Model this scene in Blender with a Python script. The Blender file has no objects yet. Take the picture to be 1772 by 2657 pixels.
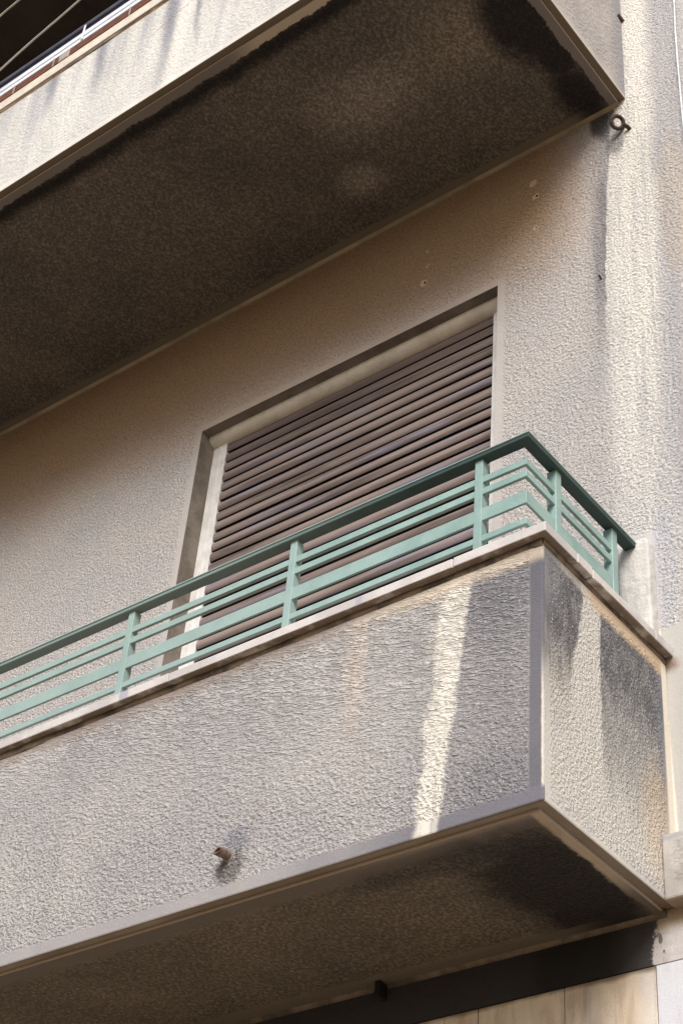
import bpy, bmesh, math, random
from mathutils import Vector, Matrix
random.seed(7)
scene = bpy.context.scene
COL = scene.collection

# ------------------------------------------------------------------ camera
cam_d = bpy.data.cameras.new('camera'); cam = bpy.data.objects.new('camera', cam_d); COL.objects.link(cam)
Rv = Vector((0.79026239, 0.60832967, 0.07362312)); Uv = Vector((0.34737119, -0.54372262, 0.76400194)); Wv = Vector((-0.50479561, 0.57818745, 0.64099974))
Cv = Vector((1.77449293, -3.40571065, -1.96914428))
m = Matrix.Identity(4)
for i in range(3):
    m[i][0] = Rv[i]; m[i][1] = Uv[i]; m[i][2] = -Wv[i]; m[i][3] = Cv[i]
cam.matrix_world = m
cam_d.sensor_fit = 'HORIZONTAL'; cam_d.sensor_width = 36; cam_d.lens = 4454.09 / 1772 * 36
cam_d.clip_start = .05; cam_d.clip_end = 2000
scene.camera = cam

# ------------------------------------------------------------------ light
SUN_EL = math.radians(38); SUN_AZ = math.radians(148)      # azimuth from +Y, clockwise
world = bpy.data.worlds.new('World'); scene.world = world; world.use_nodes = True
wn = world.node_tree; bg = wn.nodes['Background']; sky = wn.nodes.new('ShaderNodeTexSky')
sky.sky_type = 'NISHITA'; sky.sun_disc = False; sky.sun_elevation = SUN_EL; sky.sun_rotation = SUN_AZ
sky.dust_density = 3.0
wn.links.new(sky.outputs[0], bg.inputs[0]); bg.inputs[1].default_value = 0.075
sd = bpy.data.lights.new('sun', 'SUN'); sun = bpy.data.objects.new('sun', sd); COL.objects.link(sun)
sd.energy = 1.9; sd.angle = math.radians(30); sd.color = (1.0, 1.0, 1.0)
sdir = Vector((math.sin(SUN_AZ) * math.cos(SUN_EL), math.cos(SUN_AZ) * math.cos(SUN_EL), math.sin(SUN_EL)))
sun.rotation_euler = sdir.to_track_quat('Z', 'Y').to_euler()
scene.view_settings.view_transform = 'Standard'; scene.view_settings.look = 'None'
scene.view_settings.exposure = 0.97; scene.view_settings.gamma = 1

# ------------------------------------------------------------------ node helper language
class Mat:
    def __init__(s, name, rough=.9, metallic=0.0, spec=.3, grit=.55):
        s.grit = grit
        s.m = bpy.data.materials.new(name); s.m.use_nodes = True; s.nt = s.m.node_tree
        s.b = s.nt.nodes['Principled BSDF']; s.b.inputs['Roughness'].default_value = rough
        s.b.inputs['Metallic'].default_value = metallic; s.b.inputs['Specular IOR Level'].default_value = spec
        g = s.nt.nodes.new('ShaderNodeNewGeometry'); sp = s.nt.nodes.new('ShaderNodeSeparateXYZ')
        s.nt.links.new(g.outputs['Position'], sp.inputs[0])
        s.X, s.Y, s.Z = [E(s, sp.outputs[i]) for i in range(3)]
    def vec(s, x, y, z):
        n = s.nt.nodes.new('ShaderNodeCombineXYZ')
        for i, v in enumerate((x, y, z)): s.put(v, n.inputs[i])
        return n.outputs[0]
    def put(s, v, sock):
        if isinstance(v, E): s.nt.links.new(v.s, sock)
        else: sock.default_value = v
    def math(s, op, *a):
        n = s.nt.nodes.new('ShaderNodeMath'); n.operation = op
        for i, v in enumerate(a): s.put(v, n.inputs[i])
        return E(s, n.outputs[0])
    def noise(s, sx=1, sy=None, sz=None, detail=3, rough=.55, dist=0, off=0.0, Z=None):
        sy = sx if sy is None else sy; sz = sx if sz is None else sz
        n = s.nt.nodes.new('ShaderNodeTexNoise'); n.inputs['Scale'].default_value = 1
        n.inputs['Detail'].default_value = detail; n.inputs['Roughness'].default_value = rough; n.inputs['Distortion'].default_value = dist
        s.nt.links.new(s.vec(s.X * sx + off, s.Y * sy + off * .7, (s.Z if Z is None else Z) * sz - off), n.inputs['Vector'])
        return E(s, n.outputs[0])
    def nz(s, *a, **k):                       # noise centred on 0, about -1..1
        return (s.noise(*a, **k) - .5) * 3.2
    def voro(s, sx, sy, sz, feature='F1'):
        n = s.nt.nodes.new('ShaderNodeTexVoronoi'); n.inputs['Scale'].default_value = 1; n.feature = feature
        s.nt.links.new(s.vec(s.X * sx, s.Y * sy, s.Z * sz), n.inputs['Vector']); return E(s, n.outputs['Distance'])
    def st(s, v, a, b):                       # smoothstep from 0 at a to 1 at b (a may exceed b)
        n = s.nt.nodes.new('ShaderNodeMapRange'); n.interpolation_type = 'SMOOTHSTEP'
        flip = a > b
        if flip: a, b = b, a
        n.inputs['From Min'].default_value = a; n.inputs['From Max'].default_value = b
        if flip: n.inputs['To Min'].default_value = 1; n.inputs['To Max'].default_value = 0
        s.put(v, n.inputs['Value']); return E(s, n.outputs['Result'])
    def band(s, v, c, w, soft):               # 1 inside |v-c|<w
        return s.st(s.math('ABSOLUTE', v - c), w + soft, max(w - soft, 0))
    def blob(s, a, ca, ra, b, cb, rb, warp=None, soft=.5):
        d = s.math('SQRT', ((a - ca) / ra) ** 2 + ((b - cb) / rb) ** 2)
        if warp is not None: d = d + warp
        return s.st(d, 1 + soft * .5, 1 - soft * .5)
    def col(s, c):
        n = s.nt.nodes.new('ShaderNodeRGB'); n.outputs[0].default_value = (*c, 1); return n.outputs[0]
    def mix(s, a, b, f, mode='MIX'):
        n = s.nt.nodes.new('ShaderNodeMix'); n.data_type = 'RGBA'; n.blend_type = mode
        s.put(f, n.inputs[0])
        for v, k in ((a, 6), (b, 7)):
            if isinstance(v, tuple): n.inputs[k].default_value = (*v, 1)
            else: s.nt.links.new(v, n.inputs[k])
        return n.outputs[2]
    def scale(s, c, f):                       # colour times scalar
        n = s.nt.nodes.new('ShaderNodeVectorMath'); n.operation = 'SCALE'
        s.nt.links.new(c, n.inputs[0]); s.put(f, n.inputs['Scale']); return n.outputs[0]
    def done(s, color, height=None, dist=.004, strength=1.0, rough=None):
        if isinstance(color, tuple): s.b.inputs['Base Color'].default_value = (*color, 1)
        else:
            if s.grit: color = s.scale(color, 1 + (s.noise(260, detail=2, rough=.7, off=77) - .5) * s.grit)
            s.nt.links.new(color, s.b.inputs['Base Color'])
        if rough is not None: s.put(rough, s.b.inputs['Roughness'])
        if height is not None:
            n = s.nt.nodes.new('ShaderNodeBump'); n.inputs['Distance'].default_value = dist; n.inputs['Strength'].default_value = strength
            s.put(height, n.inputs['Height']); s.nt.links.new(n.outputs[0], s.b.inputs['Normal'])
        return s.m
class E:
    def __init__(s, m, sock): s.m = m; s.s = sock
    def __add__(s, o): return s.m.math('ADD', s, o)
    __radd__ = __add__
    def __sub__(s, o): return s.m.math('SUBTRACT', s, o)
    def __rsub__(s, o): return s.m.math('SUBTRACT', o, s)
    def __mul__(s, o): return s.m.math('MULTIPLY', s, o)
    __rmul__ = __mul__
    def __truediv__(s, o): return s.m.math('DIVIDE', s, o)
    def __pow__(s, o): return s.m.math('POWER', s.m.math('ABSOLUTE', s), o)
    def max(s, o): return s.m.math('MAXIMUM', s, o)
    def min(s, o): return s.m.math('MINIMUM', s, o)

GREY = (.40, .372, .358); CREAM = (.62, .555, .475); WHITE = (.70, .66, .60)
SOOT = (.016, .013, .012); DARK = (.13, .122, .125); LAV = (.33, .315, .335)

# ---- main wall (plane y = 0) and ground-floor band
def mat_wall():
    M = Mat('wall_stucco'); X, Y, Z = M.X, M.Y, M.Z
    w1 = M.nz(3.0, detail=4); w2 = M.nz(14, detail=4, rough=.65)
    warp = w1 * .02 + w2 * .010
    c = M.mix(GREY, (.44, .40, .37), M.st(M.noise(2.2, detail=5), .35, .65))
    c = M.mix(c, (.36, .325, .30), M.st(M.nz(9, 9, 1.2, detail=4, off=3), .2, 1.2) * .45)
    # warm shade under the balcony painted in as brown, left of the run-off strip
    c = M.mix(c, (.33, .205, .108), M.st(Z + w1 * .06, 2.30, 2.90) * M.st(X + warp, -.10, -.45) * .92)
    zc = (3.0 - Z).min(.85).max(0)
    hi = M.st(Z, 2.0, 2.35)
    xb = X + .108 + zc * .047 + w1 * .012 + w2 * .008 + M.nz(34, 34, 14, detail=4, rough=.7, off=71) * .004          # 0 on the ragged left border of the run-off strip
    right = M.st(xb, -.004, .004) * hi + M.st(xb, -.04, .06) * (1 - hi)
    c = M.mix(c, (.48, .455, .435), right * .85)
    edge = M.st(xb, -.10, -.004) * (1 - right) * M.st(Z + w2 * .06, 1.75, 2.45)
    c = M.mix(c, (.14, .132, .142), edge * (.45 + .4 * M.st(M.noise(25, 25, 3, off=2), .35, .65)))
    zr = (3.0 - Z).max(0)
    strip = (M.st(xb, -.002, .010) * hi + M.st(xb, -.01, .07) * (1 - hi)) * M.st(X - .088 + zr * .050 + warp, .022, -.022) * M.st(Z + w1 * .12, .95, 1.9)
    c = M.mix(c, (.66, .62, .555), strip * (.25 + .65 * M.st(M.noise(30, 30, 1.6, detail=4), .32, .62)))
    c = M.mix(c, WHITE, M.band(X + warp * .5, .045, .05, .02) * M.st(Z, 2.9, 3.1) * .8)
    c = M.mix(c, (.36, .345, .355), M.st(M.nz(34, 34, 2.0, detail=3, off=12), .2, .9) * M.st(X, -.14, -.08) * M.st(Z, 2.6, 1.6) * .5)
    c = M.mix(c, LAV, M.band(X + warp, .095, .03, .03) * M.st(Z, 1.0, 1.5) * .55)
    c = M.mix(c, LAV, M.band(X + warp, .165, .028, .022) * M.st(Z, 2.4, 3.0) * .5)
    c = M.mix(c, (.45, .36, .26), M.blob(X, .13, .06, Z, 2.55, .35, w2 * .15) * .35)
    c = M.mix(c, (.42, .41, .43), M.blob(X, .012, .038, Z, 1.05, .22, w2 * .06) * .8)
    # below the coping level: smooth trowelled cream plaster
    low = M.st(Z - X * .05 + warp * .3, .855, .835) * M.st(X, -.1, -.06)
    c = M.mix(c, (.43, .41, .375), low * .8)
    c = M.mix(c, (.30, .27, .24), low * M.st(M.nz(20, 20, 5, detail=5, rough=.65, off=44), .2, 1.1) * .5)
    c = M.mix(c, (.64, .595, .52), M.st(X + (Z - .2) * .03 + w2 * .002, .012, .006) * low)
    # rust under the coping end
    c = M.mix(c, (.16, .08, .04), M.blob(X, .012, .022, Z, .720, .022, w2 * .7, soft=1.2) * .75)
    c = M.mix(c, SOOT, M.blob(X, -.13, .05, Z, 3.2, .12, w2 * .25) * .8)
    # dark patch below and left of the hook
    c = M.mix(c, (.12, .11, .12), M.blob(X, -.075, .035, Z, 3.02, .07, w2 * .3, soft=.9) * .7)
    # plug holes with chipped rims
    for hx, hz, r in ((-.8865, 2.8701, .006), (-.8988, 2.7855, .009), (-.8909, 2.957, .005), (-.4206, 3.0318, .010), (-.4092, 2.9497, .009), (-.4118, 2.7778, .006)):
        c = M.mix(c, (.66, .47, .30), M.blob(X, hx - r * .5, r * 1.6, Z, hz, r * 1.7, w2 * .35, soft=.5) * .85)
        if hx < -.6 or hz < 2.97: c = M.mix(c, SOOT, M.blob(X, hx, r * .6, Z, hz, r * .75, None, soft=.4))
    # relief
    h = M.noise(95, 95, 105, detail=2, rough=.55) * .85 + M.noise(210, detail=1, off=5) * .28 + M.noise(30, 30, 45, detail=1, off=6) * .12
    mar = M.st(M.math('ABSOLUTE', X + 1.2685) + w2 * .001, .734, .722) * M.st(Z, 2.610, 2.598) * .9       # smooth surround of the door
    mar = mar.max(low).max(M.st(Z, .84, .82) * .8)
    mar = mar.max(M.st(X, -.14, -.12) * M.st(X, .0, -.02) * M.st(Z, 1.22, 1.18))
    rel = 1 - mar
    c = M.scale(c, 1 - rel * (M.st(h, .62, .46) * .30) + rel * (M.st(h, .66, .80) * .30))
    return M.done(c, (h - .62) * (rel * .94 + .06) + M.noise(6, detail=3) * .6, .011)

def mat_fascia():                               # lower balcony parapet (front y=-.61, side x=0)
    M = Mat('fascia_stucco'); X, Y, Z = M.X, M.Y, M.Z
    w1 = M.nz(4.0, detail=4); w2 = M.nz(18, detail=4, rough=.65)
    warp = w1 * .008 + w2 * .006
    front = M.st(Y, -.600, -.606)
    mar = M.st(X, -.046, -.034) * front
    mar = mar.max(M.st(Z + w2 * .0018, .040, .032) * front).max(M.st(Z + w2 * .003, .020, .010)).max(M.st(Y, -.05, -.035) * (1 - front)).max(M.st(Y, -.572, -.585) * (1 - front) * .9)
    marT = M.st(Z + w2 * .006, .685, .71)
    mar = mar.max(marT * .7)
    # front face
    cf = M.mix((.335, .312, .305), (.385, .36, .342), M.st(M.noise(2.5, detail=4), .35, .65))
    cf = M.mix(cf, (.44, .37, .315), M.st(M.nz(6, 6, 1.5, detail=4, off=8), .1, 1.2) * .5)
    cf = M.mix(cf, (.215, .208, .215), M.st(X + w1 * .06 + (Z - .4) * -.1, -.50, -.12) * .72)
    cf = M.scale(cf, 1 - M.st(M.nz(16, 16, 1.1, detail=4, rough=.6, off=91), .1, 1.1) * .22)
    cf = M.mix(cf, (.17, .165, .175), M.blob(X, -.13, .13, Z, .66, .16, w2 * .15, soft=1) * .75)
    cf = M.mix(cf, (.50, .41, .34), M.blob(X, -.57, .035, Z, .56, .18, w2 * .2, soft=1) * .5)
    sx = X + (.7 - Z) * .095 + warp * 1.5                 # run-off streak, drifting left as it falls
    cf = M.mix(cf, (.16, .155, .165), M.band(sx + wb * .01, -.185, .018, .022) * M.st(Z, .3, .6) * .6) if False else cf
    cf = M.mix(cf, (.17, .165, .175), M.blob(X, -.12, .13, Z, .07, .09, w2 * .2, soft=1) * .55)
    wa = M.nz(2, 2, 7, detail=4, rough=.6, off=41); wb = M.nz(2, 2, 6, detail=4, rough=.6, off=52)
    stre = M.st(sx + w2 * .009 + wa * .012, -.303, -.279) * M.st(sx + wb * .011 + w2 * .003, -.205, -.226)
    stre = stre * (.62 + .38 * M.st(M.nz(60, 60, 4, detail=4, off=6), -.8, .3))
    cf = M.mix(cf, (.70, .65, .565), stre * (.82 + .14 * M.noise(40, 40, 12)))
    cf = M.mix(cf, (.62, .56, .48), M.band(sx, -.31, .02, .03) * M.st(Z, .35, .6) * .25)
    cf = M.mix(cf, (.105, .10, .118), M.st(X + warp * .25, -.040, -.034) * (.72 + M.st(Z, .2, .7) * .2 + w1 * .12))
    cf = M.mix(cf, (.60, .55, .48), M.st(X + w2 * .003, -.007, -.002) * M.st(Z, .45, .25) * .9)
    cf = M.mix(cf, (.155, .148, .168), M.st(Z + w2 * .003, .046, .030) * (1 - stre) * (.25 + .75 * M.st(X + w1 * .1, -.85, -.25)))
    cf = M.mix(cf, (.52, .43, .33), M.st(Z + w2 * .006 + w1 * .006, .665, .70) * M.st(X, -.75, -.35) * .75)
    cf = M.mix(cf, (.24, .19, .16), M.st(Z + w2 * .006 + w1 * .01, .675, .705) * M.st(X, -.45, -.7) * .7)
    cf = M.mix(cf, (.48, .445, .41), M.blob(X, -1.35, .22, Z, .38, .14, w1 * .2 + w2 * .05, soft=.8) * .15)
    # pipe stain
    cf = M.mix(cf, (.20, .20, .225), M.blob(X, -.915, .045, Z, .150, .045, w2 * .3, soft=1) * .75)
    cf = M.mix(cf, (.11, .10, .09), M.blob(X, -.925, .042, Z, .085, .050, w2 * .5, soft=.8) * .85)
    # side face
    cs = M.mix((.53, .50, .45), (.45, .42, .38), M.st(M.nz(5, detail=4, off=2), 0, 1.4))
    n30 = M.noise(34, 34, 12, detail=4); vs = M.nz(70, 70, 3.5, detail=4, rough=.6, off=61)
    da = M.st(Y + warp * 1.4 + (Z - .7) * -.22, -.412, -.428) * M.st(Z + w2 * .02 + w1 * .03 + vs * .07 + (Y + .6) * -.25, .31, .50)
    da = da * M.st(Z - (Y + .61) * -.10 + w2 * .004, .72, .70)
    cs = M.mix(cs, (.30, .265, .235), M.st(Y + warp * 1.4 + (Z - .7) * -.12, -.43, -.45) * M.st(Z + w1 * .05, .15, .5) * (.45 + .4 * M.st(n30, .35, .6)))
    cs = M.mix(cs, (.105, .10, .108), da * (.70 + .28 * M.st(n30, .35, .55)))
    db = M.st(Y + warp * 1.3, -.350, -.338) * (M.st(Z + w2 * .02 + w1 * .03 + vs * .07, .08, .36) * .65 + M.st(Z + w2 * .02 + w1 * .03 + vs * .06, .36, .56) * .4) * M.st(Z + w2 * .01 + (Y + .34) * -.05, .70, .67)
    cs = M.mix(cs, (.115, .112, .118), db * (.80 + .2 * M.st(M.noise(30, 30, 14, off=4), .38, .6)))
    cs = M.mix(cs, (.17, .17, .19), M.band(Y + warp, -.05, .014, .016) * M.st(Z, .15, .35) * .7)
    cs = M.mix(cs, (.20, .195, .205), M.blob(Y, -.585, .06, Z, .66, .12, w2 * .1, soft=1) * .7)
    cs = M.mix(cs, (.58, .40, .24), M.blob(Y, -.08, .08, Z, .20, .16, w2 * .2, soft=1) * .35)
    cs = M.mix(cs, (.60, .44, .28), M.st(Z + w2 * .008 + w1 * .01, .66, .69) * M.st(Y, -.45, -.35) * .8)
    cs = M.mix(cs, (.68, .62, .52), M.st(Y, -.034, -.026) * .95)
    cs = M.mix(cs, (.40, .385, .39), M.st(Z + warp, .055, .02) * M.st(w1, -.2, .6) * .7)
    c = M.mix(cs, cf, front)
    c = M.mix(c, (.125, .090, .060), M.st(Z, .0012, .0004) * (.88 + w1 * .12))
    # relief: drawn-out horizontal wrinkles high on the front, crumbly low down
    Zt = Z + X * .24
    def ridge(a, b, o, d=.0, w=.13):
        n = M.noise(a, a, b, detail=2, rough=.55, dist=d, off=o, Z=Zt)
        return 1 - M.st(M.math('ABSOLUTE', n - .5), .0, w)
    rg = ridge(19, 84, 0, .25, .10)
    hw = rg * .32 + M.noise(48, 48, 135, detail=3, rough=.62, off=11, Z=Zt) * .80 + .09
    hc = ridge(45, 75, 3, .2) * .14 + M.noise(90, 90, 110, detail=2, rough=.6, off=13) * .95 + .05
    k = M.st(Z + X * .16 + w1 * .10, .0, .55)
    hf = hw * k + hc * (1 - k)
    hs = M.noise(105, 105, 115, detail=2, rough=.6, off=7) * .95 + M.noise(40, detail=2, off=17) * .2 + .05
    h = hf * front + hs * (1 - front)
    rel = 1 - mar
    c = M.scale(c, 1 - rel * (M.st(h, .62, .42) * .24) + rel * (M.st(h, .66, .92) * .40))
    fleck = M.st(M.noise(130, 130, 170, detail=2, off=9), .58, .68) * rel
    c = M.mix(c, (.66, .64, .62), fleck * .45)
    pit = M.st(M.noise(110, 110, 120, detail=2, off=19), .64, .72) * rel
    c = M.mix(c, (.14, .115, .10), pit * .45)
    return M.done(c, (h - .60) * (rel * .94 + .06) + M.noise(10, detail=3) * .25, .0105)

def mat_upper_fascia():
    M = Mat('upper_fascia_stucco'); X, Y, Z = M.X, M.Y, M.Z
    w1 = M.nz(4.0, detail=4); w2 = M.nz(18, detail=4, rough=.65)
    c = M.mix((.60, .57, .525), (.70, .665, .61), M.st(M.noise(5, 5, 2, detail=5), .35, .65))
    v = M.nz(11, 11, .7, detail=3, rough=.5, off=1)
    c = M.mix(c, (.34, .335, .36), M.st(v + w2 * .15 + (Z - 3.5) * 1.0, -.15, .75) * .62)
    for sx, zt, zb, w in ((-1.82, 3.80, 3.35, .05), (-1.44, 3.72, 3.25, .045), (-1.28, 3.76, 3.2, .02), (-2.1, 3.86, 3.5, .05)):
        c = M.mix(c, (.22, .22, .25), M.band(X + w2 * .012 + w1 * .02 + (Z - 3.6) * .08, sx, w * .6, w * .7) * M.st(Z + w2 * .02, zb, zt) * .8)
    c = M.mix(c, (.80, .74, .66), M.band(X + w2 * .01, -1.36, .035, .03) * .7)
    c = M.mix(c, (.50, .24, .07), M.st(Z + w2 * .006, 3.858, 3.876) * .85)
    c = M.mix(c, (.74, .70, .62), M.st(Z, 3.245, 3.241) * .8)
    # crack
    ck = M.band(Z + w2 * .012 + (X + 1.36) * -.35 + w1 * .015, 3.745, .0012, .002) * M.st(X, -1.56, -1.50)
    c = M.mix(c, (.16, .09, .05), ck * .8)
    side = M.st(X, -.036, -.032)
    cs = M.mix((.44, .40, .365), (.37, .335, .315), M.st(M.noise(5, detail=4, off=6), .35, .65))
    cs = M.mix(cs, (.27, .26, .28), M.st(Y + w2 * .01, -.11, -.02) * .8)
    cs = M.mix(cs, (.66, .60, .52), M.st(Z, 3.246, 3.243) * .7)
    c = M.mix(c, cs, side)
    c = M.mix(c, (.125, .090, .058), M.st(Z, 3.2367, 3.2359) * .97)
    h = M.noise(60, 60, 75, detail=3, rough=.6, dist=.4)
    rel = M.st(Z, 3.262, 3.275)
    c = M.scale(c, 1 - rel * (M.st(h, .56, .4) * .12))
    return M.done(c, (h - .5) * (rel * .9 + .1), .008)

def mat_soffit(name, z0, D, xr, up):
    M = Mat(name); X, Y, Z = M.X, M.Y, M.Z
    w1 = M.nz(6.0, detail=4); w2 = M.nz(26, detail=5, rough=.7); w3 = M.nz(1.6, detail=3, off=2)
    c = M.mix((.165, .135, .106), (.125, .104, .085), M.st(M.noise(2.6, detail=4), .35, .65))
    dF = Y + D; dS = xr - X                       # distance from the front / side edge
    if up:
        c = M.mix(c, (.34, .285, .235), M.blob(X, -1.04, .085, Y, -.24, .07, w1 * .3 + w2 * .12, soft=1.7) * .65)
        c = M.mix(c, (.30, .25, .205), M.blob(X, -.80, .20, Y, -.53, .13, w1 * .15, soft=1.5) * .75)
        c = M.mix(c, (.26, .21, .155), M.blob(X, -.38, .20, Y, -.55, .12, w1 * .2, soft=1.5) * .6)
        c = M.mix(c, (.08, .067, .060), M.st(w3 + w1 * .2, .3, 1.3) * .4)
        w4 = M.nz(70, detail=4, rough=.7)
        mg = M.st(dF.min(dS) + w2 * .010 + w1 * .008 + w4 * .004, .064, .060)
        c = M.mix(c, (.19, .16, .14), mg)
        c = M.mix(c, (.50, .42, .31), mg * M.st(X + w1 * .03, -1.15, -.95) * M.st(dS, .1, .2) * .9)
        soot = M.band(dF + w2 * .012 + w1 * .012, .088, .034, .030) * M.st(dS, .05, .12) * (1 - mg)
        c = M.mix(c, SOOT, soot * .95)
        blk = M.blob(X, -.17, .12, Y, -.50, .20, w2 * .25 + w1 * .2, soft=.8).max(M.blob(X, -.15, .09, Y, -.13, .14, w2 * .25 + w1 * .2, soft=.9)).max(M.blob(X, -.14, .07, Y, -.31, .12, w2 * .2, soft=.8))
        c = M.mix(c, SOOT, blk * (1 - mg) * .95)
        c = M.mix(c, (.17, .14, .10), M.st(Y, -.050, -.044) * M.st(X, -.15, -.3) * .8)
        rel = (1 - mg) * M.st(Y, -.035, -.055)
    else:
        mgf = M.st(dF + w2 * .006 + w1 * .006, .085, .065); mgs = M.st(dS + w2 * .003, .058, .046)
        c = M.mix(c, (.125, .105, .092), mgf)
        c = M.mix(c, (.26, .215, .175), mgf.min(1) * M.st(X, -.75, -.25) * M.st(dF, .05, .028) * .8)
        c = M.mix(c, (.42, .34, .25), mgs * M.st(Y + w1 * .04, -.12, -.3) * .9)
        blk = M.blob(X, -.15, .19, Y, -.28, .25, w2 * .22 + w1 * .22, soft=.8).max(M.blob(X, -.17, .14, Y, -.12, .12, w2 * .2 + w1 * .2, soft=.8))
        c = M.mix(c, SOOT, blk * M.st(dS + w2 * .012 + w1 * .008 + M.nz(70, detail=4, rough=.7) * .004, .050, .058) * .96)
        c = M.mix(c, (.034, .030, .030), M.blob(X, -.33, .26, Y, -.50, .05, w2 * .2 + w1 * .3, soft=1) * .6)
        c = M.mix(c, (.135, .115, .09), M.st(Y + w2 * .003, -.078, -.070) * M.st(X + w1 * .03, -.15, -.3) * .7)
        rel = M.st(dF + w2 * .01, .06, .10) * M.st(dS, .05, .08) * M.st(Y, -.08, -.10)
    c = M.mix(c, (.48, .37, .28), M.st(dF, .0292, .0284) * .95)  # front and side step faces painted pale, like an edge catching light
    c = M.mix(c, (.50, .42, .34), M.st(dS, .0292, .0284) * .9)
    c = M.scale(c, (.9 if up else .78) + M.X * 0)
    h = M.noise(125, 85, 90, detail=2, rough=.55)
    c = M.scale(c, 1 - rel * (M.st(h, .55, .38) * .38) + rel * (M.st(h, .54, .70) * .55))
    return M.done(c, (h - .5) * (rel * .95 + .05), .013)

def plain(name, c1, c2=None, rough=.85, nscale=8, bump=0.0, bscale=60, metallic=0, spec=.3, aniso=1.0):
    M = Mat(name, rough, metallic, spec)
    c = M.mix(c1, c2 or tuple(v * .75 for v in c1), M.st(M.noise(nscale, nscale, nscale * aniso, detail=5, rough=.65), .38, .66))
    return M.done(c, M.noise(bscale, detail=3) if bump else None, bump)

def mat_coping():
    M = Mat('coping_stone', .6); w = M.nz(25, detail=3)
    c = M.mix((.56, .52, .495), (.46, .425, .41), M.st(M.noise(7, detail=4), .4, .6))
    c = M.mix(c, (.33, .32, .37), M.st(M.nz(13, 13, 5, detail=1, off=4) + w * .1, .55, .85) * .8)
    c = M.mix(c, (.62, .60, .58), M.st(M.nz(30, 30, 8, detail=1, off=8), 1.05, 1.25) * .8)
    under = M.st(M.Z, .7438, .7430)
    c = M.mix(c, (.20, .155, .12), under * M.st(M.noise(14, detail=4), .3, .55))
    return M.done(c, M.noise(50, detail=3), .0015)
def mat_band():                                  # plaster band under the balcony: sooted black on the left
    M = Mat('sooted_band_plaster'); X, Z = M.X, M.Z
    w1 = M.nz(8, detail=4); w2 = M.nz(34, detail=5, rough=.7)
    c = M.mix((.46, .43, .42), (.40, .36, .34), M.st(M.noise(9, detail=3), .4, .6))
    c = M.mix(c, (.30, .225, .14), M.st(Z + w1 * .012, -.065, -.02) * .85)
    c = M.mix(c, (.24, .215, .20), M.st(M.nz(22, 22, 9, detail=5, rough=.7, off=3), .1, .9) * .6)
    w5 = M.nz(80, detail=4, rough=.75, off=4)
    c = M.mix(c, (.045, .040, .040), M.st(X + w2 * .016 + w5 * .010 + w1 * .012 + (Z + .07) * -.25, -.050, -.062))
    c = M.mix(c, (.05, .045, .045), M.st(w5 + w2 * .5, .9, 1.1) * M.st(X, -.01, -.05))
    c = M.mix(c, (.13, .085, .05), M.st(w2 + w1 * .5, .7, 1.2) * M.st(X, -.2, -.08) * .6)
    c = M.mix(c, (.033, .030, .029), M.st(X + w1 * .02, -.10, -.16))
    c = M.mix(c, (.012, .010, .010), M.st(X + w1 * .05, -.48, -.35) * M.st(X, -.12, -.2) * .8)
    c = M.mix(c, (.06, .055, .055), M.blob(X, -.042, .005, Z, -.072, .013, w2 * .6) * .8 + M.blob(X, -.034, .003, Z, -.105, .005, w2 * .5) * .8)
    c = M.mix(c, (.075, .058, .045), M.st(M.nz(20, 20, 8, detail=5, rough=.7, off=15), .5, 1.1) * .5 * M.st(X, -.3, -.5))
    return M.done(c, M.noise(30, detail=4), .004)
def mat_cladding(i, white=False):
    M = Mat('cladding_marble_%d' % i if 0 else ('pale_cladding_marble' if white else 'tan_cladding_marble'), .55); X, Z = M.X, M.Z
    w = M.nz(10, detail=4); v = M.nz(16, 16, 4, detail=5, rough=.6, dist=.8)
    if white: c = M.mix((.56, .56, .59), (.42, .41, .42), M.st(M.nz(18, 18, 2.5, detail=5, rough=.65, dist=.6), 0, 1.0))
    else:
        c = M.mix((.66, .545, .42), (.42, .31, .22), M.st(v, -.4, .8))
        c = M.mix(c, (.42, .385, .345), M.st(M.nz(5, 5, 3, detail=5, rough=.6, off=81), -.1, .8) * .7)
        c = M.mix(c, (.17, .105, .06), M.st(M.nz(24, 24, 9, detail=5, rough=.7, dist=.5, off=7), .3, 1.0) * .55)
        c = M.mix(c, (.50, .42, .35), M.st(M.nz(9, 9, 5, detail=4, dist=1, off=5), .2, 1) * .7)
        c = M.mix(c, (.33, .17, .05), M.st(M.nz(14, 14, 7, detail=4, off=9), .45, 1.1) * M.st(Z, -.35, -.15) * .7)
        c = M.mix(c, (.58, .55, .52), M.st(X + w * .03, -.14, -.07) * .6)
        c = M.mix(c, (.12, .08, .04), M.st(Z + w * .008, -.155, -.138) * .85)
        c = M.mix(c, (.24, .15, .07), M.st(M.nz(45, 45, 2.5, detail=4, off=33), .3, 1.0) * M.st(Z, -.42, -.16) * .6)
    return M.done(c, M.noise(20, detail=3), .001)
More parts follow.
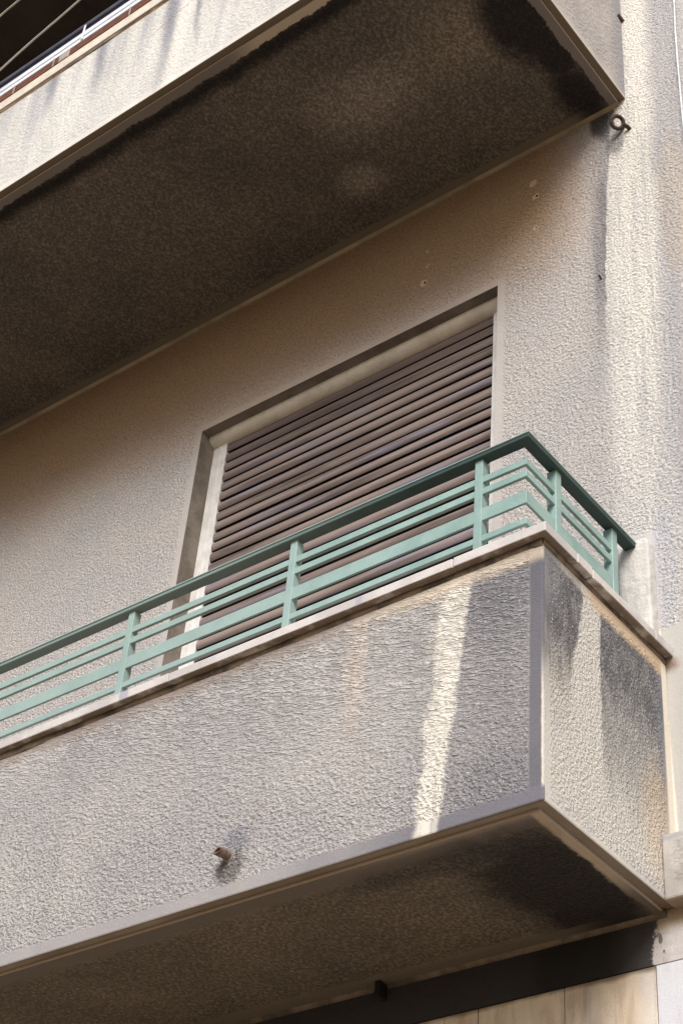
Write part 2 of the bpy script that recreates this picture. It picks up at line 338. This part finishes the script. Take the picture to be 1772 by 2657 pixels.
def mat_shutter():
    M = Mat('shutter_slats', .5, spec=.45); X, Z = M.X, M.Z
    a = M.nz(1.2, 1, 22, detail=4, rough=.6); b = M.nz(7, 7, 60, detail=4, rough=.65, off=3)
    c = M.mix((.27, .205, .175), (.085, .058, .048), M.st(a, -.3, .6))
    c = M.mix(c, (.40, .37, .37), M.st(b, .1, 1.2) * .6)
    c = M.mix(c, (.25, .23, .31), M.st(M.nz(3, 3, 40, detail=3, off=6), .0, .8) * .8)
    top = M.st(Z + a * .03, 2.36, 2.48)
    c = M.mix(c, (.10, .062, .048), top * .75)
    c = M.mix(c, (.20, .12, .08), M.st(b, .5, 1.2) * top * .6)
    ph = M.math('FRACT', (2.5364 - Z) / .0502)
    c = M.mix(c, (.075, .052, .042), M.st(ph + b * .06, .42, .92) * (.55 + .25 * a))  # lower half of each slat painted darker, as the shaded side of its curve
    c = M.mix(c, (.05, .036, .032), M.st(M.nz(2.2, 2, 70, detail=5, rough=.7, off=21), .3, .9) * .7)
    c = M.mix(c, (.45, .43, .44), M.st(M.nz(40, 40, 90, detail=4, rough=.7, off=15), .75, 1.2) * .5)
    c = M.mix(c, (.008, .007, .008), M.st(M.Y, RV + .0005, RV + .003))  # recess behind the slat faces painted near-black as gap shade
    return M.done(c, M.noise(6, 6, 140, detail=3), .0015)
def mat_green(name, a, b):
    M = Mat(name, .5, spec=.4, grit=.18)
    c = M.mix(a, b, M.st(M.noise(6, detail=5, rough=.65), .35, .68))
    c = M.mix(c, (.30, .375, .345), M.st(M.X, -.3, -1.3) * .55)
    c = M.mix(c, (.42, .55, .49), M.st(M.nz(14, 14, 30, detail=5, rough=.7, off=4) + M.nz(1.2, off=3) * .5, .55, 1.3) * .6)
    c = M.mix(c, (.16, .24, .22), M.st(M.nz(60, detail=3, off=8), .95, 1.3) * .6)
    c = M.mix(c, (.13, .07, .04), M.st(M.nz(38, 38, 70, detail=4, rough=.7, off=1), .95, 1.12) * .75)
    c = M.mix(c, (.20, .27, .25), M.st(M.nz(9, 9, 9, detail=5, rough=.7, off=31), .3, 1.0) * .5)
    return M.done(c, M.noise(90, detail=3), .0008)

RV = .0866
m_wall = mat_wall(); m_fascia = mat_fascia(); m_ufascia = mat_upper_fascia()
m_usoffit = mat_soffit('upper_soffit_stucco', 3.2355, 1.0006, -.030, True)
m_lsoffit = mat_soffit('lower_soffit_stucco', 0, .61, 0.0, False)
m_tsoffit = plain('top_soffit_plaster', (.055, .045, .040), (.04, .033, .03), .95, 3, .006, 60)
m_ledge = plain('soffit_edge_plaster', (.20, .16, .125), (.15, .12, .095), .9, 9, .003, 60)
m_cream = plain('cream_plaster', (.52, .47, .40), (.44, .40, .35), .9, 9, .004, 60, aniso=.3)
m_jamb = plain('jamb_plaster', (.22, .185, .155), (.14, .115, .092), .9, 8, .003, 60)
m_mortar = plain('mortar', (.22, .165, .115), (.07, .052, .040), .95, 12, .004, 50)
m_coping = mat_coping(); m_band = mat_band()
m_clad = mat_cladding(0); m_cladw = mat_cladding(1, True)
m_shut = mat_shutter()
m_guide = plain('guide_paint', (.70, .68, .65), (.58, .55, .51), .6, 12, .001, 50)
m_box = plain('shutter_box_paint', (.80, .73, .63), (.66, .59, .50), .6, 10, .001, 50)
m_green = mat_green('pale_green_paint', (.29, .405, .370), (.205, .305, .28))
m_greend = mat_green('dark_green_paint', (.040, .070, .064), (.030, .052, .048))
m_rust = plain('rusted_iron', (.085, .045, .035), (.04, .024, .02), .8, 90, .002, 200)
m_black = plain('blackened_iron', (.012, .011, .012), None, .7)
m_whitep = plain('white_rail_paint', (.78, .79, .84), (.70, .71, .76), .45, 12)
m_navy = plain('dark_blue_rail_paint', (.045, .05, .07), (.03, .033, .05), .5, 12)
m_rustrail = plain('rusty_brown_rail', (.16, .055, .03), (.10, .035, .02), .8, 20, .001, 90)
m_cable = plain('pale_cable_sheath', (.50, .48, .42), (.42, .40, .36), .6, 30)
m_cablew = plain('white_cable_sheath', (.72, .75, .80), None, .5, 30)
m_ground = plain('asphalt', (.085, .070, .055), (.06, .05, .04), .95, 1.5, .004, 60)
m_unseen_pave = plain('unseen_pavement_warm_bounce', (.42, .32, .21), (.34, .26, .17), .95, 2, .003, 60)

# ------------------------------------------------------------------ mesh helpers
def link(name, bm, mat, parent=None, smooth=False):
    me = bpy.data.meshes.new(name); bm.normal_update(); bm.to_mesh(me); bm.free()
    me.materials.append(mat)
    if smooth:
        for p in me.polygons: p.use_smooth = True
    o = bpy.data.objects.new(name, me); COL.objects.link(o)
    if parent is not None: o.parent = parent
    return o
def tag(o, label=None, cat=None, group=None, kind=None):
    for k, v in (('label', label), ('category', cat), ('group', group), ('kind', kind)):
        if v: o[k] = v
    return o
def empty(name, loc=(0, 0, 0)):
    o = bpy.data.objects.new(name, None); COL.objects.link(o); o.location = loc; o.empty_display_size = .1; return o
def box(bm, x0, x1, y0, y1, z0, z1, bev=0.0, seg=2):
    b = bmesh.new(); bmesh.ops.create_cube(b, size=1)
    for v in b.verts: v.co = Vector(((x0 + x1) / 2 + v.co.x * (x1 - x0), (y0 + y1) / 2 + v.co.y * (y1 - y0), (z0 + z1) / 2 + v.co.z * (z1 - z0)))
    if bev: bmesh.ops.bevel(b, geom=b.edges[:], offset=bev, segments=seg, affect='EDGES', profile=.5)
    me = bpy.data.meshes.new('t'); b.to_mesh(me); b.free(); bm.from_mesh(me); bpy.data.meshes.remove(me); return bm
def B(*a, **k): return box(bmesh.new(), *a, **k)
def prism(pts, ax, lo, hi, bm=None, nseg=1, cap=True):      # polygon in the two axes other than ax, extruded along ax
    bm = bm or bmesh.new(); n = len(pts); rings = []
    for k in range(nseg + 1):
        t = lo + (hi - lo) * k / nseg; r = []
        for a, b in pts:
            co = {0: (t, a, b), 1: (a, t, b), 2: (a, b, t)}[ax]; r.append(bm.verts.new(co))
        rings.append(r)
    for k in range(nseg):
        for i in range(n):
            bm.faces.new((rings[k][i], rings[k][(i + 1) % n], rings[k + 1][(i + 1) % n], rings[k + 1][i]))
    if cap: bm.faces.new(rings[0][::-1]); bm.faces.new(rings[-1])
    bmesh.ops.recalc_face_normals(bm, faces=bm.faces[:]); return bm
def tube(pts, r, seg=10, bm=None):
    bm = bm or bmesh.new(); pts = [Vector(p) for p in pts]; rings = []
    for i, p in enumerate(pts):
        d = (pts[min(i + 1, len(pts) - 1)] - pts[max(i - 1, 0)]).normalized()
        a = d.orthogonal().normalized() if i == 0 else (rings_a - d * rings_a.dot(d)).normalized()
        rings_a = a; b = d.cross(a)
        rings.append([bm.verts.new(p + (a * math.cos(t) + b * math.sin(t)) * r) for t in [2 * math.pi * k / seg for k in range(seg)]])
    for k in range(len(rings) - 1):
        for i in range(seg): bm.faces.new((rings[k][i], rings[k][(i + 1) % seg], rings[k + 1][(i + 1) % seg], rings[k + 1][i]))
    bm.faces.new(rings[0][::-1]); bm.faces.new(rings[-1])
    bmesh.ops.recalc_face_normals(bm, faces=bm.faces[:]); return bm
def bevel_sharp(bm, off, seg=2, ang=40):
    es = [e for e in bm.edges if len(e.link_faces) == 2 and e.calc_face_angle(0) > math.radians(ang)]
    bmesh.ops.bevel(bm, geom=es, offset=off, segments=seg, affect='EDGES', profile=.5); return bm

# ------------------------------------------------------------------ ground
GZ = -3.55
tag(link('street', B(-400, 400, -400, -6.5, GZ - .3, GZ), m_ground), kind='structure')
tag(link('unseen_pavement', B(-60, 60, -6.5, .6, GZ - .3, GZ + .13, bev=.01), m_unseen_pave), kind='structure')  # out of view; tan tone and width chosen to bounce warm light upward

# ------------------------------------------------------------------ building
XL, XR, ZT = -1.965, -.572, 2.571; RV = .0866; X0, X1, Z1 = -7.0, 2.6, 10.2; FLOOR = .13
bld = empty('apartment_building', (-2, 0, GZ))
tag(bld, 'stained beige stucco apartment building with jutting balconies and a closed brown shutter', 'building')
BI = Vector((2, 0, -GZ))
def part(name, bm, mat, parent=None, smooth=False, label=None):
    o = link(name, bm, mat, parent or bld, smooth)
    p = parent or bld
    if p is bld: o.location = BI
    if label: o['label'] = label
    return o
def wall_mesh():
    bm = bmesh.new()
    def q(*c): bm.faces.new([bm.verts.new(v) for v in c])
    z0 = 0.0
    for a, b, c, d in ((X0, XL, z0, Z1), (XR, X1, z0, Z1), (XL, XR, z0, FLOOR), (XL, XR, ZT, Z1)):
        q((a, 0, c), (b, 0, c), (b, 0, d), (a, 0, d))
    # back and rims of the wall so that it is a solid
    bmesh.ops.remove_doubles(bm, verts=bm.verts[:], dist=1e-5)
    T = .35
    q((X0, T, z0), (X0, T, Z1), (X1, T, Z1), (X1, T, z0)); q((X0, 0, Z1), (X1, 0, Z1), (X1, T, Z1), (X0, T, Z1))
    q((X1, 0, z0), (X1, T, z0), (X1, T, Z1), (X1, 0, Z1)); q((X0, 0, z0), (X0, 0, Z1), (X0, T, Z1), (X0, T, z0))
    q((X0, 0, z0), (X0, T, z0), (X1, T, z0), (X1, 0, z0))
    return bm
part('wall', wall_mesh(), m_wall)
# reveals of the balcony door
rb = bmesh.new()
box(rb, XL - .08, XL, .0015, .34, FLOOR, ZT)
box(rb, XR, XR + .08, .0015, .34, FLOOR, ZT)
box(rb, XL - .08, XR + .08, .0015, .34, ZT, ZT + .3)
part('door_reveal', rb, m_jamb)
# shutter
sh = bmesh.new(); P = .0502; zc = 2.5364; prof = []
import itertools
zz = zc; k = 0
rnd = random.Random(3)
while zz > FLOOR:
    h = P; bulge = .0062 + rnd.uniform(-.0012, .0012); tilt = rnd.uniform(-.0012, .0012)
    n = 6; pts = []
    z_hi = zz - .0045 - rnd.uniform(0, .0012); z_lo = zz - h + .0062 + rnd.uniform(0, .0018)
    for i in range(n + 1):
        t = i / n; pts.append((RV - bulge * math.sin(math.pi * (t * .94 + .03)) ** .7 + tilt * (t - .5), z_hi + (z_lo - z_hi) * t))
    pts += [(RV + .007, z_lo), (RV + .007, z_hi)]
    nseg = 8; b2 = bmesh.new(); prism(pts, 0, XL + .05, XR - .05, b2, nseg)
    sag = rnd.uniform(-.0012, .0032); ph = rnd.uniform(0, 3)
    for v in b2.verts: v.co.z += -sag * math.sin((v.co.x - XL) * 2.2 + ph)
    me = bpy.data.meshes.new('t'); b2.to_mesh(me); b2.free(); sh.from_mesh(me); bpy.data.meshes.remove(me)
    zz -= P
box(sh, XL + .04, XR - .04, RV + .016, RV + .020, FLOOR, ZT)
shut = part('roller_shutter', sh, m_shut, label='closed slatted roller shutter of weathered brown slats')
for s in (0, 1):
    g = bmesh.new()
    a, b_ = (XL, XL + .070) if s == 0 else (XR - .070, XR)
    box(g, a + .0005, b_ - .0005, RV - .0085, RV + .02, FLOOR, 2.5362, bev=.002)
    c = (a + b_) / 2; box(g, c - .006, c + .006, RV - .0105, RV - .005, FLOOR, 2.535, bev=.001)
    part('guide_rail', g, m_guide, shut)
pts = [(RV + .002 + .046 * math.cos(t), 2.5690 + .0340 * math.sin(t)) for t in [math.pi * (.5 + i / 14) for i in range(15)]] + [(RV + .03, 2.535), (RV + .03, 2.602)]
part('shutter_head_rail', prism(pts, 0, XL + .0008, XR - .0008), m_box, shut)
# belt course, ground-floor band, cladding
def mat_belt():
    M = Mat('belt_stucco'); X, Z = M.X, M.Z; w2 = M.nz(18, detail=4)
    c = M.mix((.44, .415, .385), (.33, .305, .28), M.st(M.noise(9, detail=5, rough=.65), .4, .6))
    c = M.mix(c, (.30, .29, .32), M.st(Z + w2 * .004, .145, .158) * .6)
    c = M.mix(c, (.22, .16, .10), M.st(Z, -.002, -.0045) * .7)
    h = M.noise(60, 60, 110, detail=3, rough=.6); rel = M.st(X + w2 * .003, .028, .036) * M.st(Z, .03, .04) * M.st(Z, .150, .140)
    c = M.scale(c, 1 - rel * M.st(h, .55, .4) * .2 + rel * M.st(h, .55, .7) * .1)
    return M.done(c, (h - .5) * (rel * .3 + .05), .010)
part('belt_course', bevel_sharp(B(.0005, X1, -.080, .05, -.006, .171), .008, 3), mat_belt())
part('ground_floor_band', B(X0, X1, -.028, .30, -.134, -.0015), m_band)
k = 0; x = -.309 - .252 * 10
while x < 2.2:
    part('cladding_slab', B(x + .0012, x + .2508, -.030, 0, -.85 if k % 1 == 0 else 0, -.1375, bev=.0015), m_cladw if x > -.06 else m_clad)
    x += .252; k += 1
part('ground_floor_wall', B(X0, X1, -.012, .30, GZ, -.1345), m_cream)
# plaster pier that the hand rail runs into
pp = []
for cx, cz, a0 in ((-.035, 1.135, 0), (-.095, 1.135, 90)):
    pp += [(cx + .020 * math.cos(math.radians(a0 + t)), cz + .020 * math.sin(math.radians(a0 + t))) for t in range(0, 91, 15)]
pp = [(-.015, .70)] + pp + [(-.115, .70)]
bm = prism(pp, 1, -.039, .02); bevel_sharp(bm, .008, 3, 50)
m_pier = plain('pier_plaster', (.60, .575, .525), (.46, .44, .415), .9, 14, .006, 40, aniso=.25)
part('plaster_pier', bm, m_pier, smooth=True)

def balcony(D, xr, z0, h, mats, label, copings, mort=True, c=.0244, hc=.0155, t=.0305, sof=True, inset=.028):
    mf, ms = mats[:2]; xl = -6.0; T = .11
    root = B(xl + .02, xr - .02, -D + .02, .02, z0 + .04, z0 + .14)
    # parapet as the main mesh: L-shaped wall
    pts = [(xl, 0), (xl, -D), (xr, -D), (xr, 0), (xr - T, 0), (xr - T, -D + T), (xl + T, -D + T), (xl + T, 0)]
    bm = prism(pts, 2, z0, z0 + h); bevel_sharp(bm, .004, 2)
    me = bpy.data.meshes.new('t'); root.to_mesh(me); root.free(); bm.from_mesh(me); bpy.data.meshes.remove(me)
    par = part('balcony', bm, mf, label=label)
    # underside: recessed rim, then the soffit panel hanging 14 mm lower
    s = bevel_sharp(B(xl + inset, xr - inset, -D + inset, -.0005, z0 - .009, z0 + .05), .002, 2)
    part('soffit', s, ms, par)
    zc = z0 + h + hc
    # parapet cap stones
    for (ax, lo, hi, dz) in copings:
        if ax == 0: b = B(lo + .001, hi - .001, -D - c, -D + T + .015, zc + dz, zc + t + dz, bev=.003)
        else: b = B(xr - T - .015, xr + c, lo + .001, hi - .001, zc + dz, zc + t + dz, bev=.003)
        part('coping_stone', b, mats[2] if len(mats) > 2 else m_coping, par)
    # mortar bed, uneven squeezed-out edge
    mb = bmesh.new(); rr = random.Random(5)
    def strip(ax, lo, hi, face):
        n = int((hi - lo) / .012); prev = None
        for i in range(n + 1):
            u = lo + (hi - lo) * i / n; o = .003 + .0012 * math.sin(u * 9) + .0006 * math.sin(u * 31 + 1); dzl = -.005 - .003 * math.sin(u * 7 + 2) - .0015 * math.sin(u * 23)
            f = face + (-o if ax == 0 else o); fb = face + (.03 if ax == 0 else -.03)
            q = [(fb, zc + .0015), (f, zc + .0015), (f + (.003 if ax == 0 else -.003), z0 + h + dzl), (fb, z0 + h + dzl)]
            ring = [mb.verts.new((u, a, b) if ax == 0 else (a, u, b)) for a, b in q]
            if prev:
                for k in range(4): mb.faces.new((prev[k], prev[(k + 1) % 4], ring[(k + 1) % 4], ring[k]))
            prev = ring
    strip(0, xl, xr, -D); strip(1, -D, -.001, xr)
    bmesh.ops.recalc_face_normals(mb, faces=mb.faces[:])
    part('mortar_bed', mb, m_mortar, par, smooth=True)
    return par
cps = [(0, -.2548, .0244, 0), (0, -1.235, -.2548, -.0015), (0, -2.21, -1.235, .0005), (0, -3.2, -2.21, 0), (0, -4.6, -3.2, .001), (0, -6.02, -4.6, 0)]
cps2 = [(1, -.484, -.4114, -.0005), (1, -.4114, -.0929, -.0035), (1, -.0929, -.0008, .0005)]
low = balcony(.61, 0.0, 0.0, .727, (m_fascia, m_lsoffit), 'lower balcony with rough grey parapet, cream run-off streak and sooted underside', cps + cps2)
ucop = [(0, -6.02, -2.9, 0), (0, -2.9, -1.4, .001), (0, -1.4, -.0222, 0), (1, -.875, -.001, 0)]
m_ucop = plain('upper_coping_plaster', (.66, .60, .50), (.56, .49, .40), .8, 9, .002, 50)
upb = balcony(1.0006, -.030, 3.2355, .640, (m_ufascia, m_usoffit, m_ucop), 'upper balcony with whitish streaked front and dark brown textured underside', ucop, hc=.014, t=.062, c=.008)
top = balcony(1.0, -.030, 6.471, .640, (plain('top_fascia_plaster', (.56, .52, .47), (.44, .41, .38), .9, 5, .006, 60, aniso=.3), m_tsoffit, m_ucop), 'topmost balcony seen only as a dark underside', [(0, -6.02, -.0056, 0)], hc=.02, t=.062)

# concave fillet where the upper underside meets the wall
def cove(y, z, r, x0, x1, mat, name='cove'):
    pts = [(y + .002, z + .002), (y + .002, z - r)] + [(y - r + r * math.cos(a), z - r + r * math.sin(a)) for a in [math.pi / 2 * i / 6 for i in range(7)]][0:] + [(y - r, z + .002)]
    return part(name, prism(pts, 0, x0, x1), mat)
m_cove = plain('cove_plaster', (.36, .28, .18), (.24, .19, .125), .9, 6, .001, 50)
cove(0, 3.2265, .013, -6.0, -.06, m_cove)
cove(-.028, -.0085, .012, -6.0, -.02, plain('lower_cove_plaster', (.17, .135, .10), (.07, .055, .045), .9, 14, .003, 50))

# drain spout in the parapet
def spout():
    bm = bmesh.new(); r0, r1 = .0125, .0095; rings = []
    A = Vector((-.930, -.600, .118)); Bp = Vector((-.933, -.652, .112)); d = (Bp - A).normalized()
    a = Vector((1, 0, 0)); a = (a - d * a.dot(d)).normalized(); b = d.cross(a)
    for (p, r, cut) in ((A, r0, 0), (Bp, r0, .006), (Bp, r1, .006), (A, r1, 0)):
        rings.append([bm.verts.new(p + (a * math.cos(t) + b * math.sin(t)) * r + d * cut * math.sin(t) * -1) for t in [2 * math.pi * k / 20 for k in range(20)]])
    for k in range(3):
        for i in range(20): bm.faces.new((rings[k][i], rings[k][(i + 1) % 20], rings[k + 1][(i + 1) % 20], rings[k + 1][i]))
    bmesh.ops.recalc_face_normals(bm, faces=bm.faces[:]); return bm
part('spout_collar', bevel_sharp(tube([(-.930, -.606, .1185), (-.9303, -.6125, .1180)], .0195, 14), .003), plain('collar_mortar', (.30, .27, .25), (.17, .15, .145), .95, 60, .004, 120), low, smooth=True)
part('drain_spout', spout(), plain('rusty_spout', (.19, .15, .12), (.10, .045, .03), .7, 60, .001, 150), low, label='short rusty drain pipe stub sticking out of the parapet')
part('iron_clip', bevel_sharp(B(-.868, -.852, -.066, -.030, -.055, -.010), .002), m_black)

# ------------------------------------------------------------------ green railing
rail = empty('balcony_railing', (-1.0, -.58, .773))
tag(rail, 'pale green iron railing with flat bars on the coping of the lower balcony', 'railing')
RI = Vector((1.0, .58, -.773))
def rpart(root, inv, name, bm, mat, label=None):
    o = link(name, bm, mat, root); o.location = inv
    if label: o['label'] = label
    return o
def lbar(xo, yo, z0, z1, t, xl, ye, bev=.0015):           # L-shaped flat bar, outer faces at y=yo and x=xo
    pts = [(xl, yo), (xo, yo), (xo, ye), (xo - t, ye), (xo - t, yo + t), (xl, yo + t)]
    bm = prism(pts, 2, z0, z1); return bevel_sharp(bm, bev, 2)
xo, yo = -.0680, -.5800
for z0, z1 in ((1.046, 1.068), (1.004, 1.026), (.843, .863)):
    rpart(rail, RI, 'thin_bar', lbar(xo, yo, z0, z1, .010, -5.9, -.127), m_green)
rpart(rail, RI, 'wide_bar', lbar(xo, yo, .913, .956, .008, -5.9, -.127), m_green)
hr = lbar(-.0535, -.5945, 1.127, 1.139, .0345, -5.9, -.036, .0015)
h2 = lbar(-.0505, -.5975, 1.1392, 1.1432, .0405, -5.9, -.034, .001); rpart(rail, RI, 'cap_strip', h2, m_green)
rpart(rail, RI, 'hand_rail', hr, m_greend, 'hand rail of darker green than the bars')
posts = [-.218 - .6405 * k for k in range(5)]
for px in posts: rpart(rail, RI, 'post', B(px - .0125, px + .0125, yo - .0035, yo + .026, .765, 1.1275, bev=.002), m_green)
for py in (-.428, -.1365): rpart(rail, RI, 'post', B(xo - .026, xo + .0035, py - .0135, py + .0135, .765, 1.1275, bev=.002), m_green)

# ------------------------------------------------------------------ upper railing
up = empty('balcony_railing', (-2.0, -1.0, 3.977))
tag(up, 'low white painted railing with rusty foot rail on the upper balcony edge', 'railing')
UI = Vector((2.0, 1.0, -3.977)); Y = -.998
rpart(up, UI, 'foot_rail', B(-5.9, -.12, Y, Y + .02, 3.986, 4.022, bev=.002), m_rustrail, 'rusty brown foot rail')
rpart(up, UI, 'white_bar', B(-5.9, -.12, Y - .004, Y + .02, 4.029, 4.0545, bev=.003), m_whitep)
rpart(up, UI, 'white_bar', B(-5.9, -.12, Y - .006, Y + .02, 4.0600, 4.092, bev=.003), m_whitep)
rpart(up, UI, 'dark_panel', B(-5.9, -.12, Y + .008, Y + .014, 4.093, 4.140), m_navy)
rpart(up, UI, 'dark_bar', B(-5.9, -.12, Y - .002, Y + .02, 4.1405, 4.150, bev=.002), plain('slate_rail_paint', (.10, .10, .13), (.07, .07, .09), .5, 12))
rpart(up, UI, 'dark_bar', B(-5.9, -.12, Y - .002, Y + .02, 4.154, 4.1655, bev=.002), plain('slate_rail_paint', (.13, .13, .165), (.09, .09, .11), .5, 12))
for px in (-2.0, -3.3, -.9): rpart(up, UI, 'upright', B(px - .006, px + .006, Y - .010, Y - .0065, 4.03, 4.132, bev=.002), m_whitep)
for px in (-2.40, -2.16, -1.72, -1.45): rpart(up, UI, 'stub', tube([(px, Y - .004, 3.97), (px, Y - .004, 4.028)], .004, 8), plain('stub_iron', (.30, .24, .19), None, .7))
rpart(up, UI, 'foot_block', B(-2.13, -2.07, Y - .006, Y + .01, 3.975, 4.028, bev=.004), plain('block_mortar', (.36, .30, .25), None, .9))

# ------------------------------------------------------------------ small things
hook = empty('eye_hook', (-.052, -.012, 3.075))
tag(hook, 'rusty iron eye hook in the wall under the end of the upper balcony', 'hook')
HI = Vector((.052, .012, -3.075))
ctr = Vector((-.052, -.030, 3.082)); nrm = Vector((.74, -.46, -.45)).normalized(); a = nrm.orthogonal().normalized(); b = nrm.cross(a)
pts = [ctr + (a * math.cos(t) + b * math.sin(t)) * .0235 for t in [2 * math.pi * k / 28 for k in range(29)]]
rg = tube(pts, .0072, 10); bmesh.ops.remove_doubles(rg, verts=rg.verts[:], dist=.0001)
rpart(hook, HI, 'ring', rg, m_rust)
rpart(hook, HI, 'shank', tube([(-.030, -.022, 3.063), (-.022, -.010, 3.055), (-.018, .01, 3.050)], .0075, 10), m_rust)
tag(link('nail', tube([(-.1575, -.014, 2.357), (-.1545, .004, 2.345)], .0032, 8), m_rust), 'small bent rusty nail in the wall right of the shutter', 'nail')
tag(link('bolt', tube([(-.030, -.03, 3.725), (-.026, .006, 3.715)], .009, 10), m_rust), 'rusty bolt end at the top edge beside the upper balcony', 'bolt')
tag(link('cable', tube([(.203, -.012, 4.6), (.199, -.012, 3.8), (.1965, -.012, 3.62), (.1915, -.012, 3.46), (.190, -.012, 3.26), (.1905, -.012, 2.98), (.196, -.012, 2.4), (.21, -.012, 1.0), (.21, -.012, -3.4)], .0032, 8), m_cablew),
    'thin white cable running down the wall at the right edge', 'cable')
def run(p0, p1, wob, r):
    pts = []; rr = random.Random(int(wob * 1000)); n = 160; d = Vector(p1) - Vector(p0)
    for i in range(n + 1):
        t = i / n * 12 - 6.5
        pts.append(Vector(p0) + d * t + Vector((0, 0, rr.uniform(-.0035, .0035) * (1 if 0 < i < n else 0) + .004 * math.sin(t * 5) - .03 * t * (t - 1)* .15)))
    return tube(pts, r, 8)
tag(link('cable', run((-2.4617, -1.06, 4.1243), (-2.0117, -1.06, 4.268), .3, .0045), m_cable), 'pale sagging cable in front of the dark top balcony, nearer the railing', 'cable', 'cables strung at the upper left')
tag(link('cable', run((-2.6173, -1.06, 4.6582), (-2.20, -1.06, 4.735), .5, .0045), m_cable), 'short piece of pale cable crossing the top left corner', 'cable', 'cables strung at the upper left')
